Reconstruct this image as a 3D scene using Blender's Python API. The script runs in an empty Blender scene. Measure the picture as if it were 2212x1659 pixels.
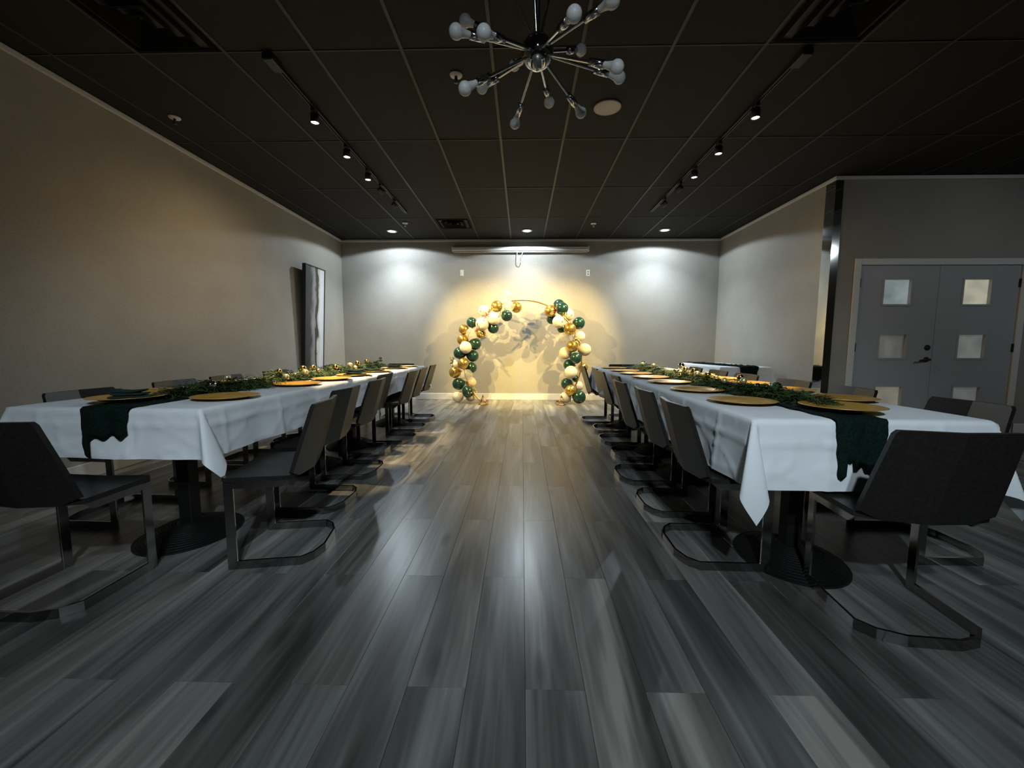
import bpy, bmesh, math, random
from mathutils import Vector, Matrix, noise

P_DOWN, P_BEAM, P_TABLE, P_SPILL, P_ARCH, P_REAR, P_MID_FILL = 58.0, 165.0, 510.0, 27.0, 500.0, 170.0, 285.0
PLANK = [(0.032, 0.032, 0.031), (0.098, 0.097, 0.093), (0.205, 0.203, 0.196), (0.35, 0.345, 0.33)]
# ------------------------------------------------------------------ camera, world, exposure
sc = bpy.context.scene
COL = sc.collection
PI = math.pi
rnd = random.Random(7)
CAM_H = 1.07
F_PX = 873.0
pitch = math.atan(84.5 / F_PX)
yaw = math.atan(21.5 / F_PX * math.cos(pitch))
roll = math.radians(0.15)
fw = Vector((-math.sin(yaw) * math.cos(pitch), math.cos(yaw) * math.cos(pitch), -math.sin(pitch)))
rt = Vector((math.cos(yaw), math.sin(yaw), 0))
up = rt.cross(fw)
r2 = rt * math.cos(roll) + up * math.sin(roll)
u2 = up * math.cos(roll) - rt * math.sin(roll)
cd = bpy.data.cameras.new('camera')
cd.sensor_fit = 'HORIZONTAL'
cd.sensor_width = 36.0
cd.lens = 36.0 * F_PX / 2212
cd.clip_start = 0.02
cam = bpy.data.objects.new('camera', cd)
COL.objects.link(cam)
m3 = Matrix((r2, u2, -fw)).transposed()
cam.matrix_world = Matrix.Translation((0, 0, CAM_H)) @ m3.to_4x4()
sc.camera = cam

w = bpy.data.worlds.new('world')
sc.world = w
w.use_nodes = True
w.node_tree.nodes['Background'].inputs[0].default_value = (0.55, 0.7, 0.9, 1)
w.node_tree.nodes['Background'].inputs[1].default_value = 0.0
vs = sc.view_settings
sc.display_settings.display_device = 'sRGB'
vs.view_transform = 'Standard'
vs.look = 'None'
vs.exposure = 0.0
vs.gamma = 1.0
vs.use_curve_mapping = False
sc.cycles.max_bounces = 8
sc.cycles.diffuse_bounces = 4
sc.cycles.transparent_max_bounces = 16
sc.cycles.sample_clamp_indirect = 3.0
sc.cycles.caustics_reflective = False
sc.cycles.caustics_refractive = False

WARM = (1.0, 0.74, 0.40)
WARMW = (1.0, 0.74, 0.27)
COOL = (0.80, 0.94, 1.06)
COOLB = (0.80, 0.93, 1.0)

def spot(loc, target, power, angle, color, blend=0.2, size=0.03, parent=None):
    l = bpy.data.lights.new('lamp', 'SPOT')
    l.energy = power
    l.spot_size = math.radians(angle)
    l.spot_blend = blend
    l.color = color
    l.shadow_soft_size = size
    o = bpy.data.objects.new('lamp_light', l)
    COL.objects.link(o)
    o.location = loc
    d = Vector(target) - Vector(loc)
    o.rotation_euler = d.to_track_quat('-Z', 'Y').to_euler()
    return o

# lights: three recessed cans along the far wall, warm track heads, cans of the rear of the room, plus two added fill lamps
for x in (-2.29, 0.075, 2.45):
    spot((x, 7.25, 3.025), (x, 7.25, 0), P_DOWN, 157, COOL, 0.08, 0.03)
    spot((x, 7.25, 3.025), (x, 7.25, 0), P_BEAM * (0.5 if abs(x) < 1 else 1.0), 118, COOL, 1.0, 0.03)
for s, xr in ((-1, -1.75), (1, 1.9)):
    for y in (3.55, 4.175, 4.73):
        spot((xr, y, 2.925), (xr + 0.0, y - 0.02, 0), P_TABLE, 40, WARM, 0.25, 0.025)
        if y > 4: spot((xr, y, 2.92), (xr + s * 1.7, y, 1.25), P_SPILL, 92, WARM, 0.8, 0.025)
    for y, tx, tz in ((5.15, -s * 0.75, 0.8), (5.68, s * 0.5, 0.85)):
        spot((xr - s * 0.06, y + 0.07, 2.90), (tx, 7.75, tz), P_ARCH, 60, WARMW, 0.7, 0.012)
for x in (-1.75, 1.75):
    spot((0.2, -1.0, 3.02), (x, 2.8, 0.9), P_REAR, 42, COOLB, 0.6, 0.05)
spot((0.1, -1.6, 3.02), (0.1, 1.15, 0.6), P_MID_FILL, 82, COOLB, 0.9, 0.05)  # added fill, lifts the chandelier bulbs and the near floor
spot((6.4, 1.2, 3.02), (5.0, 4.8, 0.6), 75.0, 90, COOLB, 0.9, 0.05)  # added unseen fill in the entry bay, brightens the doors

# ------------------------------------------------------------------ helpers
class MB:
    """Collects geometry and links it as one mesh object."""
    def __init__(s):
        s.v = []; s.f = []; s.sm = []
    def add(s, vs_, fs, smooth=False):
        n = len(s.v)
        s.v += [tuple(v) for v in vs_]
        s.f += [tuple(i + n for i in f) for f in fs]
        s.sm += [smooth] * len(fs)
        return s
    def box(s, a, b, ch=0.0):
        x0, y0, z0 = a; x1, y1, z1 = b
        if ch <= 0:
            v = [(x0, y0, z0), (x1, y0, z0), (x1, y1, z0), (x0, y1, z0), (x0, y0, z1), (x1, y0, z1), (x1, y1, z1), (x0, y1, z1)]
            return s.add(v, [(3, 2, 1, 0), (4, 5, 6, 7), (0, 1, 5, 4), (1, 2, 6, 5), (2, 3, 7, 6), (3, 0, 4, 7)])
        bm = bmesh.new()
        bmesh.ops.create_cube(bm, size=1)
        for q in bm.verts:
            q.co = Vector(((x0 + x1) / 2 + q.co.x * (x1 - x0), (y0 + y1) / 2 + q.co.y * (y1 - y0), (z0 + z1) / 2 + q.co.z * (z1 - z0)))
        bmesh.ops.bevel(bm, geom=list(bm.edges), offset=ch, segments=1, affect='EDGES')
        bm.verts.index_update()
        s.add([q.co[:] for q in bm.verts], [[q.index for q in f.verts] for f in bm.faces])
        bm.free()
        return s
    def tube(s, pts, r, n=8, closed=False, r_end=None):
        pts = [Vector(p) for p in pts]
        k = len(pts)
        rings = []
        prev = None
        for i, p in enumerate(pts):
            if closed:
                t = (pts[(i + 1) % k] - pts[i - 1])
            else:
                t = pts[min(i + 1, k - 1)] - pts[max(i - 1, 0)]
            t.normalize()
            if prev is None:
                a = Vector((0, 0, 1)) if abs(t.z) < 0.9 else Vector((1, 0, 0))
                nrm = t.cross(a).normalized()
            else:
                nrm = (prev - t * prev.dot(t)).normalized()
            prev = nrm
            bn = t.cross(nrm)
            rr = r if r_end is None else r + (r_end - r) * i / (k - 1)
            rings.append([p + (nrm * math.cos(2 * PI * j / n) + bn * math.sin(2 * PI * j / n)) * rr for j in range(n)])
        v = [q for ring in rings for q in ring]
        f = []
        for i in range(k if closed else k - 1):
            i2 = (i + 1) % k
            for j in range(n):
                j2 = (j + 1) % n
                f.append((i * n + j, i * n + j2, i2 * n + j2, i2 * n + j))
        if not closed:
            f.append(tuple(range(n - 1, -1, -1)))
            f.append(tuple((k - 1) * n + j for j in range(n)))
        return s.add(v, f, True)
    def lathe(s, prof, n=24, mat=None, smooth=True):
        """Revolve [(radius, z)] about local z, then transform by mat."""
        mat = mat or Matrix.Identity(4)
        v = []; f = []
        for r, z in prof:
            for j in range(n):
                a = 2 * PI * j / n
                v.append((mat @ Vector((r * math.cos(a), r * math.sin(a), z)))[:])
        for i in range(len(prof) - 1):
            for j in range(n):
                j2 = (j + 1) % n
                f.append((i * n + j, i * n + j2, (i + 1) * n + j2, (i + 1) * n + j))
        s.add(v, f, smooth)
        if prof[0][0] > 1e-4:
            s.add(v[:n], [tuple(range(n - 1, -1, -1))])
        if prof[-1][0] > 1e-4:
            s.add(v[-n:], [tuple(range(n))])
        return s
    def prism(s, poly, z0, z1):
        n = len(poly)
        v = [(x, y, z0) for x, y in poly] + [(x, y, z1) for x, y in poly]
        f = [tuple(range(n - 1, -1, -1)), tuple(range(n, 2 * n))]
        f += [(i, (i + 1) % n, n + (i + 1) % n, n + i) for i in range(n)]
        return s.add(v, f)
    def strip(s, path, hw, th, axis):
        """Flat bar: a path of points, half-width along axis, thickness across."""
        path = [Vector(p) for p in path]; ax = Vector(axis).normalized()
        k = len(path); rings = []
        for i, p in enumerate(path):
            d1 = (path[i] - path[i - 1]).normalized() if i > 0 else (path[1] - path[0]).normalized()
            d2 = (path[i + 1] - path[i]).normalized() if i < k - 1 else d1
            n1 = d1.cross(ax).normalized(); n2 = d2.cross(ax).normalized()
            m = (n1 + n2).normalized()
            h = th / 2 / max(0.3, m.dot(n1))
            rings += [p + ax * hw + m * h, p - ax * hw + m * h, p - ax * hw - m * h, p + ax * hw - m * h]
        f = [(3, 2, 1, 0), tuple((k - 1) * 4 + j for j in range(4))]
        for i in range(k - 1):
            for j in range(4):
                j2 = (j + 1) % 4
                f.append((i * 4 + j, i * 4 + j2, (i + 1) * 4 + j2, (i + 1) * 4 + j))
        return s.add(rings, f)
    def mesh(s, name, m):
        me = bpy.data.meshes.new(name)
        me.from_pydata(s.v, [], s.f)
        me.polygons.foreach_set('use_smooth', s.sm)
        me.materials.append(m)
        me.update()
        return me
    def build(s, name, m, parent=None, loc=None, fix=True):
        me = s.mesh(name, m)
        if fix:
            bm = bmesh.new(); bm.from_mesh(me)
            bmesh.ops.recalc_face_normals(bm, faces=bm.faces)
            bm.to_mesh(me); bm.free()
        return link(name, me, parent, loc)

def link(name, me, parent=None, loc=None):
    o = bpy.data.objects.new(name, me)
    COL.objects.link(o)
    if parent is not None: o.parent = parent
    if loc is not None: o.location = loc
    return o

def tag(o, label, cat, group=None, kind=None):
    if label: o['label'] = label
    if cat: o['category'] = cat
    if group: o['group'] = group
    if kind: o['kind'] = kind
    return o

def thing(name, label, cat, loc=(0, 0, 0), rz=0.0, group=None):
    o = bpy.data.objects.new(name, None)
    COL.objects.link(o)
    o.empty_display_size = 0.1
    o.location = loc
    o.rotation_euler = (0, 0, rz)
    return tag(o, label, cat, group)

def struct(o):
    o['kind'] = 'structure'
    return o

def dup(o, parent=None):
    c = o.copy()
    COL.objects.link(c)
    if parent is not None: c.parent = parent
    for ch in KIDS.get(o.name, []):
        dup(ch, c)
    return c
KIDS = {}
def remember(o):
    for x in list(COL.objects):
        if x.parent is not None:
            L = KIDS.setdefault(x.parent.name, [])
            if x not in L: L.append(x)

ORD = ['first', 'second', 'third', 'fourth', 'fifth', 'sixth', 'seventh', 'eighth', 'ninth', 'tenth', 'eleventh', 'twelfth', 'thirteenth', 'fourteenth', 'fifteenth', 'sixteenth', 'seventeenth', 'eighteenth']

# ------------------------------------------------------------------ materials
def newmat(name):
    m = bpy.data.materials.new(name)
    m.use_nodes = True
    nt = m.node_tree
    return m, nt, nt.nodes['Principled BSDF']

def N(nt, typ, **kw):
    n = nt.nodes.new(typ)
    for k, v in kw.items():
        if k.startswith('i_'):
            key = k[2:]
            n.inputs[int(key) if key.isdigit() else key].default_value = v
        else:
            setattr(n, k, v)
    return n

def ramp(nt, fac, stops):
    r = N(nt, 'ShaderNodeValToRGB')
    cr = r.color_ramp
    while len(cr.elements) < len(stops): cr.elements.new(0.5)
    for e, (p, c) in zip(cr.elements, stops):
        e.position = p
        e.color = (c[0], c[1], c[2], 1) if not isinstance(c, (int, float)) else (c, c, c, 1)
    nt.links.new(fac, r.inputs[0])
    return r.outputs[0]

def plain(name, col, rough=0.5, metal=0.0, spec=0.5, noise_scale=None, var=0.12, bump=0.0, sheen=0.0):
    m, nt, b = newmat(name)
    b.inputs['Base Color'].default_value = (*col, 1)
    b.inputs['Roughness'].default_value = rough
    b.inputs['Metallic'].default_value = metal
    b.inputs['Specular IOR Level'].default_value = spec
    if sheen: b.inputs['Sheen Weight'].default_value = sheen
    if noise_scale:
        tc = N(nt, 'ShaderNodeTexCoord')
        nz = N(nt, 'ShaderNodeTexNoise', i_Scale=noise_scale, i_Detail=4.0)
        nt.links.new(tc.outputs['Object'], nz.inputs['Vector'])
        c = ramp(nt, nz.outputs[0], [(0.3, tuple(x * (1 - var) for x in col)), (0.7, tuple(min(1, x * (1 + var)) for x in col))])
        nt.links.new(c, b.inputs['Base Color'])
        if bump:
            bp = N(nt, 'ShaderNodeBump', i_Strength=bump, i_Distance=0.002)
            nt.links.new(nz.outputs[0], bp.inputs['Height'])
            nt.links.new(bp.outputs[0], b.inputs['Normal'])
    return m

def emit(name, col, strength):
    m, nt, b = newmat(name)
    b.inputs['Base Color'].default_value = (0.8, 0.8, 0.8, 1)
    b.inputs['Emission Color'].default_value = (*col, 1)
    b.inputs['Emission Strength'].default_value = strength
    return m

def wall_mat(name, col):
    m, nt, b = newmat(name)
    tc = N(nt, 'ShaderNodeTexCoord')
    mp = N(nt, 'ShaderNodeMapping'); mp.inputs['Scale'].default_value = (90, 90, 260)
    nt.links.new(tc.outputs['Object'], mp.inputs['Vector'])
    n1 = N(nt, 'ShaderNodeTexNoise', i_Scale=1.0, i_Detail=3.0)
    nt.links.new(mp.outputs[0], n1.inputs['Vector'])
    n2 = N(nt, 'ShaderNodeTexNoise', i_Scale=2.5, i_Detail=5.0)
    nt.links.new(tc.outputs['Object'], n2.inputs['Vector'])
    mx = N(nt, 'ShaderNodeMath', operation='MULTIPLY_ADD'); mx.inputs[1].default_value = 0.7
    nt.links.new(n1.outputs[0], mx.inputs[0])
    m2 = N(nt, 'ShaderNodeMath', operation='MULTIPLY'); m2.inputs[1].default_value = 0.3
    nt.links.new(n2.outputs[0], m2.inputs[0]); nt.links.new(m2.outputs[0], mx.inputs[2])
    c = ramp(nt, mx.outputs[0], [(0.3, tuple(x * 0.82 for x in col)), (0.7, tuple(x * 1.15 for x in col))])
    nt.links.new(c, b.inputs['Base Color'])
    b.inputs['Roughness'].default_value = 0.75
    b.inputs['Specular IOR Level'].default_value = 0.25
    bp = N(nt, 'ShaderNodeBump', i_Strength=0.35, i_Distance=0.003)
    nt.links.new(n1.outputs[0], bp.inputs['Height'])
    nt.links.new(bp.outputs[0], b.inputs['Normal'])
    return m

def plank_mat():
    m, nt, b = newmat('grey_oak_plank')
    tc = N(nt, 'ShaderNodeTexCoord')
    oi = N(nt, 'ShaderNodeObjectInfo'); gi = N(nt, 'ShaderNodeNewGeometry')
    ad = N(nt, 'ShaderNodeMath', operation='ADD')
    nt.links.new(oi.outputs['Random'], ad.inputs[0]); nt.links.new(gi.outputs['Random Per Island'], ad.inputs[1])
    fr = N(nt, 'ShaderNodeMath', operation='FRACT'); nt.links.new(ad.outputs[0], fr.inputs[0])
    wn = N(nt, 'ShaderNodeTexWhiteNoise', noise_dimensions='1D'); nt.links.new(fr.outputs[0], wn.inputs['W'])
    off = N(nt, 'ShaderNodeVectorMath', operation='SCALE'); off.inputs['Scale'].default_value = 40.0
    nt.links.new(wn.outputs['Color'], off.inputs[0])
    def tex(scale, s, det, dist=0.0):
        mp = N(nt, 'ShaderNodeMapping'); mp.inputs['Scale'].default_value = scale
        nt.links.new(tc.outputs['Object'], mp.inputs['Vector'])
        a = N(nt, 'ShaderNodeVectorMath', operation='ADD')
        nt.links.new(mp.outputs[0], a.inputs[0]); nt.links.new(off.outputs[0], a.inputs[1])
        n = N(nt, 'ShaderNodeTexNoise', i_Scale=s, i_Detail=det, i_Distortion=dist)
        nt.links.new(a.outputs[0], n.inputs['Vector'])
        return n.outputs[0]
    broad = tex((6.5, 0.6, 1), 1.0, 2.5, 0.8)
    mid = tex((20, 1.1, 1), 1.0, 2.0, 0.8)
    fine = tex((110, 3.0, 1), 1.0, 3.0, 0.4)
    def mul(a, k, c=None):
        n = N(nt, 'ShaderNodeMath', operation='MULTIPLY_ADD'); n.inputs[1].default_value = k; n.inputs[2].default_value = 0
        nt.links.new(a, n.inputs[0])
        if c is not None: nt.links.new(c, n.inputs[2])
        return n.outputs[0]
    # cathedral figure: distorted growth rings, and a few dark knots
    mp = N(nt, 'ShaderNodeMapping'); mp.inputs['Scale'].default_value = (1.0, 0.10, 1)
    nt.links.new(tc.outputs['Object'], mp.inputs['Vector'])
    av = N(nt, 'ShaderNodeVectorMath', operation='ADD'); nt.links.new(mp.outputs[0], av.inputs[0]); nt.links.new(off.outputs[0], av.inputs[1])
    wv = N(nt, 'ShaderNodeTexWave', wave_type='BANDS', bands_direction='X')
    wv.inputs['Scale'].default_value = 9.0; wv.inputs['Distortion'].default_value = 9.0; wv.inputs['Detail'].default_value = 2.0; wv.inputs['Detail Scale'].default_value = 1.6
    nt.links.new(av.outputs[0], wv.inputs['Vector'])
    mk = N(nt, 'ShaderNodeMapping'); mk.inputs['Scale'].default_value = (5.5, 1.5, 1)
    nt.links.new(tc.outputs['Object'], mk.inputs['Vector'])
    ak = N(nt, 'ShaderNodeVectorMath', operation='ADD'); nt.links.new(mk.outputs[0], ak.inputs[0]); nt.links.new(off.outputs[0], ak.inputs[1])
    vo = N(nt, 'ShaderNodeTexVoronoi', i_Scale=1.0); nt.links.new(ak.outputs[0], vo.inputs['Vector'])
    kn = N(nt, 'ShaderNodeMapRange'); kn.inputs['From Min'].default_value = 0.03; kn.inputs['From Max'].default_value = 0.16; kn.inputs['To Min'].default_value = -0.22; kn.inputs['To Max'].default_value = 0.0
    nt.links.new(vo.outputs['Distance'], kn.inputs[0])
    s = mul(broad, 1.00, mul(mid, 0.15, mul(fine, 0.13, mul(wv.outputs['Fac'], 0.05, mul(fr.outputs[0], 0.13, kn.outputs[0])))))
    c = ramp(nt, s, [(0.45, PLANK[0]), (0.66, PLANK[1]), (0.83, PLANK[2]), (0.98, PLANK[3])])
    # cooler or browner boards
    hs = N(nt, 'ShaderNodeMixRGB', blend_type='MULTIPLY'); hs.inputs[0].default_value = 1.0
    tint = ramp(nt, wn.outputs['Value'], [(0.0, (0.95, 0.99, 1.03)), (0.5, (1.0, 1.0, 0.99)), (1.0, (1.03, 1.0, 0.96))])
    nt.links.new(c, hs.inputs[1]); nt.links.new(tint, hs.inputs[2])
    nt.links.new(hs.outputs[0], b.inputs['Base Color'])
    b.inputs['Roughness'].default_value = 0.42
    rr = N(nt, 'ShaderNodeMapRange'); rr.inputs['To Min'].default_value = 0.25; rr.inputs['To Max'].default_value = 0.36
    nt.links.new(mid, rr.inputs[0]); nt.links.new(rr.outputs[0], b.inputs['Roughness'])
    b.inputs['Specular IOR Level'].default_value = 0.9
    bp = N(nt, 'ShaderNodeBump', i_Strength=0.03, i_Distance=0.0012)
    nt.links.new(fine, bp.inputs['Height']); nt.links.new(bp.outputs[0], b.inputs['Normal'])
    return m
M_WALL = wall_mat('greige_wallcovering', (0.37, 0.347, 0.307))
M_TRIM = plain('white_trim_paint', (0.74, 0.72, 0.68), 0.45)
M_TILE = plain('black_painted_tile', (0.020, 0.0195, 0.019), 0.8, spec=0.2, noise_scale=160, var=0.25, bump=0.4)
M_GRID = plain('black_painted_grid', (0.040, 0.039, 0.038), 0.50, spec=0.3)
M_BLACK = plain('black_metal', (0.012, 0.012, 0.012), 0.45)
M_VENT = plain('black_vent_metal', (0.006, 0.006, 0.006), 0.9, spec=0.05)
M_CAST = plain('black_cast_iron', (0.006, 0.006, 0.006), 0.5, spec=0.3, noise_scale=60, bump=0.3)
M_CHROME = plain('chrome', (0.60, 0.60, 0.60), 0.16, 1.0)
M_BRUSH = plain('brushed_steel_bar', (0.34, 0.33, 0.32), 0.15, 1.0)
M_MIRROR = plain('polished_steel', (0.60, 0.60, 0.58), 0.06, 1.0)
M_LEATHER = plain('charcoal_leather', (0.016, 0.0148, 0.013), 0.33, spec=0.28, noise_scale=90, var=0.25, bump=0.10)
M_CLOTH = plain('white_linen', (0.74, 0.78, 0.82), 0.85, spec=0.2, noise_scale=350, var=0.04, bump=0.2)
M_GREENCLOTH = plain('dark_green_gauze', (0.0035, 0.012, 0.009), 0.9, spec=0.1, noise_scale=120, var=0.5, bump=0.5)
M_NAPKIN = plain('dark_green_napkin', (0.012, 0.030, 0.024), 0.85, spec=0.3, noise_scale=150, var=0.3, bump=0.3)
M_GOLD = plain('gold_charger', (0.75, 0.43, 0.09), 0.32, 0.5, noise_scale=500, var=0.18)
M_GOLDBALL = plain('gold_bauble', (0.80, 0.55, 0.18), 0.18, 1.0)
M_PALEGOLD = plain('champagne_bauble', (0.85, 0.70, 0.38), 0.35, 0.7)
M_SILVER = plain('silver_bauble', (0.80, 0.80, 0.80), 0.08, 1.0)
M_CEDAR = plain('cedar_green', (0.045, 0.080, 0.020), 0.6, spec=0.3, noise_scale=30, var=0.55)
M_TWIG = plain('twig_brown', (0.06, 0.04, 0.025), 0.8)
M_BGREEN = plain('dark_green_latex', (0.008, 0.040, 0.032), 0.22, spec=0.6)
M_BPEARL = plain('pearl_latex', (0.80, 0.70, 0.60), 0.25, spec=0.6)
M_BCREAM = plain('cream_latex', (0.76, 0.64, 0.46), 0.28, spec=0.6)
M_BGOLD = plain('gold_latex', (0.62, 0.40, 0.10), 0.26, 0.85)
M_HOOP = plain('bronze_gold_metal', (0.55, 0.30, 0.09), 0.35, 0.9)
M_LEAF = plain('gilded_leaf', (0.25, 0.26, 0.08), 0.5, noise_scale=40, var=0.5)
M_BERRY = plain('red_berry', (0.45, 0.02, 0.015), 0.35)
M_SPEAKER = plain('white_speaker_grille', (0.66, 0.60, 0.56), 0.7, noise_scale=300, var=0.15)
M_WHITEPL = plain('white_plastic', (0.80, 0.78, 0.74), 0.4)
M_SLOT = plain('dark_slot', (0.02, 0.02, 0.02), 0.6)
M_DOOR = plain('white_door_paint', (0.42, 0.42, 0.43), 0.45)
M_BULB = plain('frosted_bulb_glass', (0.80, 0.81, 0.80), 0.4, spec=0.5, noise_scale=220, var=0.1)
M_LENSC = emit('cool_lamp_lens', (0.85, 0.95, 1.0), 40)
M_LENSW = emit('warm_lamp_lens', (1.0, 0.86, 0.58), 30)
M_FRAME = plain('black_picture_frame', (0.008, 0.008, 0.008), 0.4)
M_ENAMEL = plain('screen_case_enamel', (0.78, 0.76, 0.72), 0.35)
M_PLANK = plank_mat()
M_SUB = plain('underlay', (0.02, 0.02, 0.02), 0.9)

def clear_mat():
    m, nt, b = newmat('clear_latex_film')
    b.inputs['Base Color'].default_value = (0.95, 0.93, 0.88, 1)
    b.inputs['Roughness'].default_value = 0.12
    tr = N(nt, 'ShaderNodeBsdfTransparent'); tr.inputs[0].default_value = (0.96, 0.94, 0.90, 1)
    lw = N(nt, 'ShaderNodeLayerWeight', i_Blend=0.35)
    c = ramp(nt, lw.outputs['Facing'], [(0.0, 0.17), (0.6, 0.25), (0.95, 0.76)])
    mx = N(nt, 'ShaderNodeMixShader')
    nt.links.new(c, mx.inputs[0]); nt.links.new(tr.outputs[0], mx.inputs[1]); nt.links.new(b.outputs[0], mx.inputs[2])
    nt.links.new(mx.outputs[0], nt.nodes['Material Output'].inputs['Surface'])
    return m
M_CLEAR = clear_mat()

def pane_glow_mat(name, c1, c2, strength):  # emission imitates light from the hall behind the frosted glass
    m, nt, b = newmat(name)
    tc = N(nt, 'ShaderNodeTexCoord')
    nz = N(nt, 'ShaderNodeTexNoise', i_Scale=5.0, i_Detail=3.0)
    nt.links.new(tc.outputs['Object'], nz.inputs['Vector'])
    c = ramp(nt, nz.outputs[0], [(0.3, c1), (0.7, c2)])
    nt.links.new(c, b.inputs['Emission Color'])
    b.inputs['Emission Strength'].default_value = strength
    b.inputs['Base Color'].default_value = (0.35, 0.36, 0.36, 1)
    b.inputs['Roughness'].default_value = 0.3
    return m

def art_mat():
    m, nt, b = newmat('abstract_canvas')
    tc = N(nt, 'ShaderNodeTexCoord')
    sp = N(nt, 'ShaderNodeSeparateXYZ'); nt.links.new(tc.outputs['Object'], sp.inputs[0])
    mp = N(nt, 'ShaderNodeMapping'); mp.inputs['Scale'].default_value = (1, 2.5, 1.3)
    nt.links.new(tc.outputs['Object'], mp.inputs[0])
    nz = N(nt, 'ShaderNodeTexNoise', i_Scale=3.0, i_Detail=5.0); nt.links.new(mp.outputs[0], nz.inputs[0])
    a = N(nt, 'ShaderNodeMath', operation='MULTIPLY_ADD'); a.inputs[1].default_value = 0.22
    nt.links.new(nz.outputs[0], a.inputs[0]); nt.links.new(sp.outputs['Y'], a.inputs[2])
    mr = N(nt, 'ShaderNodeMapRange'); mr.inputs['From Min'].default_value = -0.22; mr.inputs['From Max'].default_value = 0.44
    nt.links.new(a.outputs[0], mr.inputs[0])
    c = ramp(nt, mr.outputs[0], [(0.0, (0.03, 0.032, 0.036)), (0.30, (0.05, 0.052, 0.055)), (0.40, (0.26, 0.26, 0.245)), (0.49, (0.36, 0.35, 0.33)),
                                 (0.54, (0.05, 0.046, 0.04)), (0.63, (0.06, 0.055, 0.045)), (0.66, (0.62, 0.57, 0.50)), (0.78, (0.82, 0.81, 0.82)), (1.0, (0.72, 0.71, 0.72))])
    nt.links.new(c, b.inputs['Base Color'])
    b.inputs['Roughness'].default_value = 0.6
    return m

# ------------------------------------------------------------------ room shell
XL, XR, XE = -3.463, 3.685, 7.2          # left wall, right wall, wall of the entry bay
YF, YD, YB = 7.84, 5.05, -5.0            # far wall, door wall, wall behind the camera
HC = 3.05
def slab(name, a, b, m):
    return struct(MB().box(a, b).build(name, m))
slab('wall_left', (XL - 0.12, YB - 0.1, 0), (XL, YF + 0.12, HC + 0.1), M_WALL)
slab('wall_far', (XL, YF, 0), (XR + 0.12, YF + 0.12, HC + 0.1), M_WALL)
slab('wall_right', (XR, YD + 0.12, 0), (XR + 0.12, YF, HC + 0.1), M_WALL)
wd = MB()
DX0, DX1, DH = 4.045, 5.925, 2.03
wd.box((XR, YD, 0), (DX0 - 0.02, YD + 0.12, HC + 0.1)).box((DX1 + 0.02, YD, 0), (XE + 0.12, YD + 0.12, HC + 0.1)).box((DX0 - 0.02, YD, DH + 0.02), (DX1 + 0.02, YD + 0.12, HC + 0.1))
struct(wd.build('wall_entry', M_WALL, fix=False))
slab('wall_east', (XE, YB - 0.1, 0), (XE + 0.12, YD, HC + 0.1), M_WALL)
slab('wall_rear', (XL, YB - 0.12, 0), (XE, YB, HC + 0.1), M_WALL)

# floor of grey planks
fl = struct(MB().box((XL, YB, -0.06), (XE, YF, -0.012)).build('floor', M_SUB))
PW, PL, X0 = 0.186, 1.22, 0.015
planks = []
k = math.floor((XL - X0) / PW)
while X0 + k * PW < XE:
    a, b = max(X0 + k * PW, XL), min(X0 + (k + 1) * PW, XE)
    y = (1.165 if k % 2 == 0 else 1.775) - 6 * PL
    while y < YF:
        c, d = max(y, YB), min(y + PL, YF)
        top = YF if b <= XR + 0.05 else YD
        d = min(d, top)
        if d - c > 0.02 and b - a > 0.01:
            planks.append((a, c, b, d))
        y += PL
    k += 1
def pdist(p):
    a, c, b, d = p
    cx = min(max(0, a), b); 
    if d < 0.85 or abs((a + b) / 2) > 1.32 * d + 0.15: return 99
    return math.hypot(cx, max(c, 0.9)) 
planks.sort(key=pdist)
cache = {}
rest = MB()
G = 0.0005
def plank_box(mb, x0, y0, x1, y1):
    c = 0.0006
    v = [(x0, y0, -0.012), (x1, y0, -0.012), (x1, y1, -0.012), (x0, y1, -0.012),
         (x0, y0, -c), (x1, y0, -c), (x1, y1, -c), (x0, y1, -c),
         (x0 + c, y0, 0), (x1 - c, y0, 0), (x1 - c, y1, 0), (x0 + c, y1, 0)]
    f = [(8, 9, 10, 11)]
    for i in range(4):
        j = (i + 1) % 4
        f += [(i, j, 4 + j, 4 + i), (4 + i, 4 + j, 8 + j, 8 + i)]
    mb.add(v, f)
for i, (a, c, b, d) in enumerate(planks):
    if i < 296 and pdist((a, c, b, d)) < 90:
        key = (round(b - a, 4), round(d - c, 4))
        if key not in cache:
            q = MB(); hx, hy = (b - a) / 2 - G, (d - c) / 2 - G
            plank_box(q, -hx, -hy, hx, hy)
            cache[key] = q.mesh('plank', M_PLANK)
        link('plank', cache[key], fl, ((a + b) / 2, (c + d) / 2, 0))
    else:
        plank_box(rest, a + G, c + G, b - G, d - G)
rest.build('plank', M_PLANK, fl)['kind'] = 'stuff'

# suspended ceiling: runners, cross tees and lay-in tiles
ce = struct(MB().box((XL, YB, HC + 0.05), (XE, YF, HC + 0.10)).build('ceiling', M_TILE))
TX, TY, TX0, TY0 = 0.6065, 1.2165, -0.217, 2.916
xs = [TX0 + TX * i for i in range(-6, 13)]
ys = [TY0 + TY * i for i in range(-7, 5)]
xlines = [XL] + [x for x in xs if XL + 0.05 < x < XE - 0.05] + [XE]
ylines = [YB] + [y for y in ys if YB + 0.05 < y < YF - 0.08] + [YF]
for x in xlines[1:-1]:
    y1 = YF if x < XR else YD
    MB().box((x - 0.011, YB, HC), (x + 0.011, y1, HC + 0.012)).build('ceiling_runner', M_GRID, ce)
for y in ylines[1:-1]:
    x1 = XR if y > YD else XE
    MB().box((XL, y - 0.005, HC + 0.0015), (x1, y + 0.005, HC + 0.010)).build('cross_tee', M_GRID, ce)
tcache = {}
VENTS = {}
far_tiles = MB()
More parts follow.
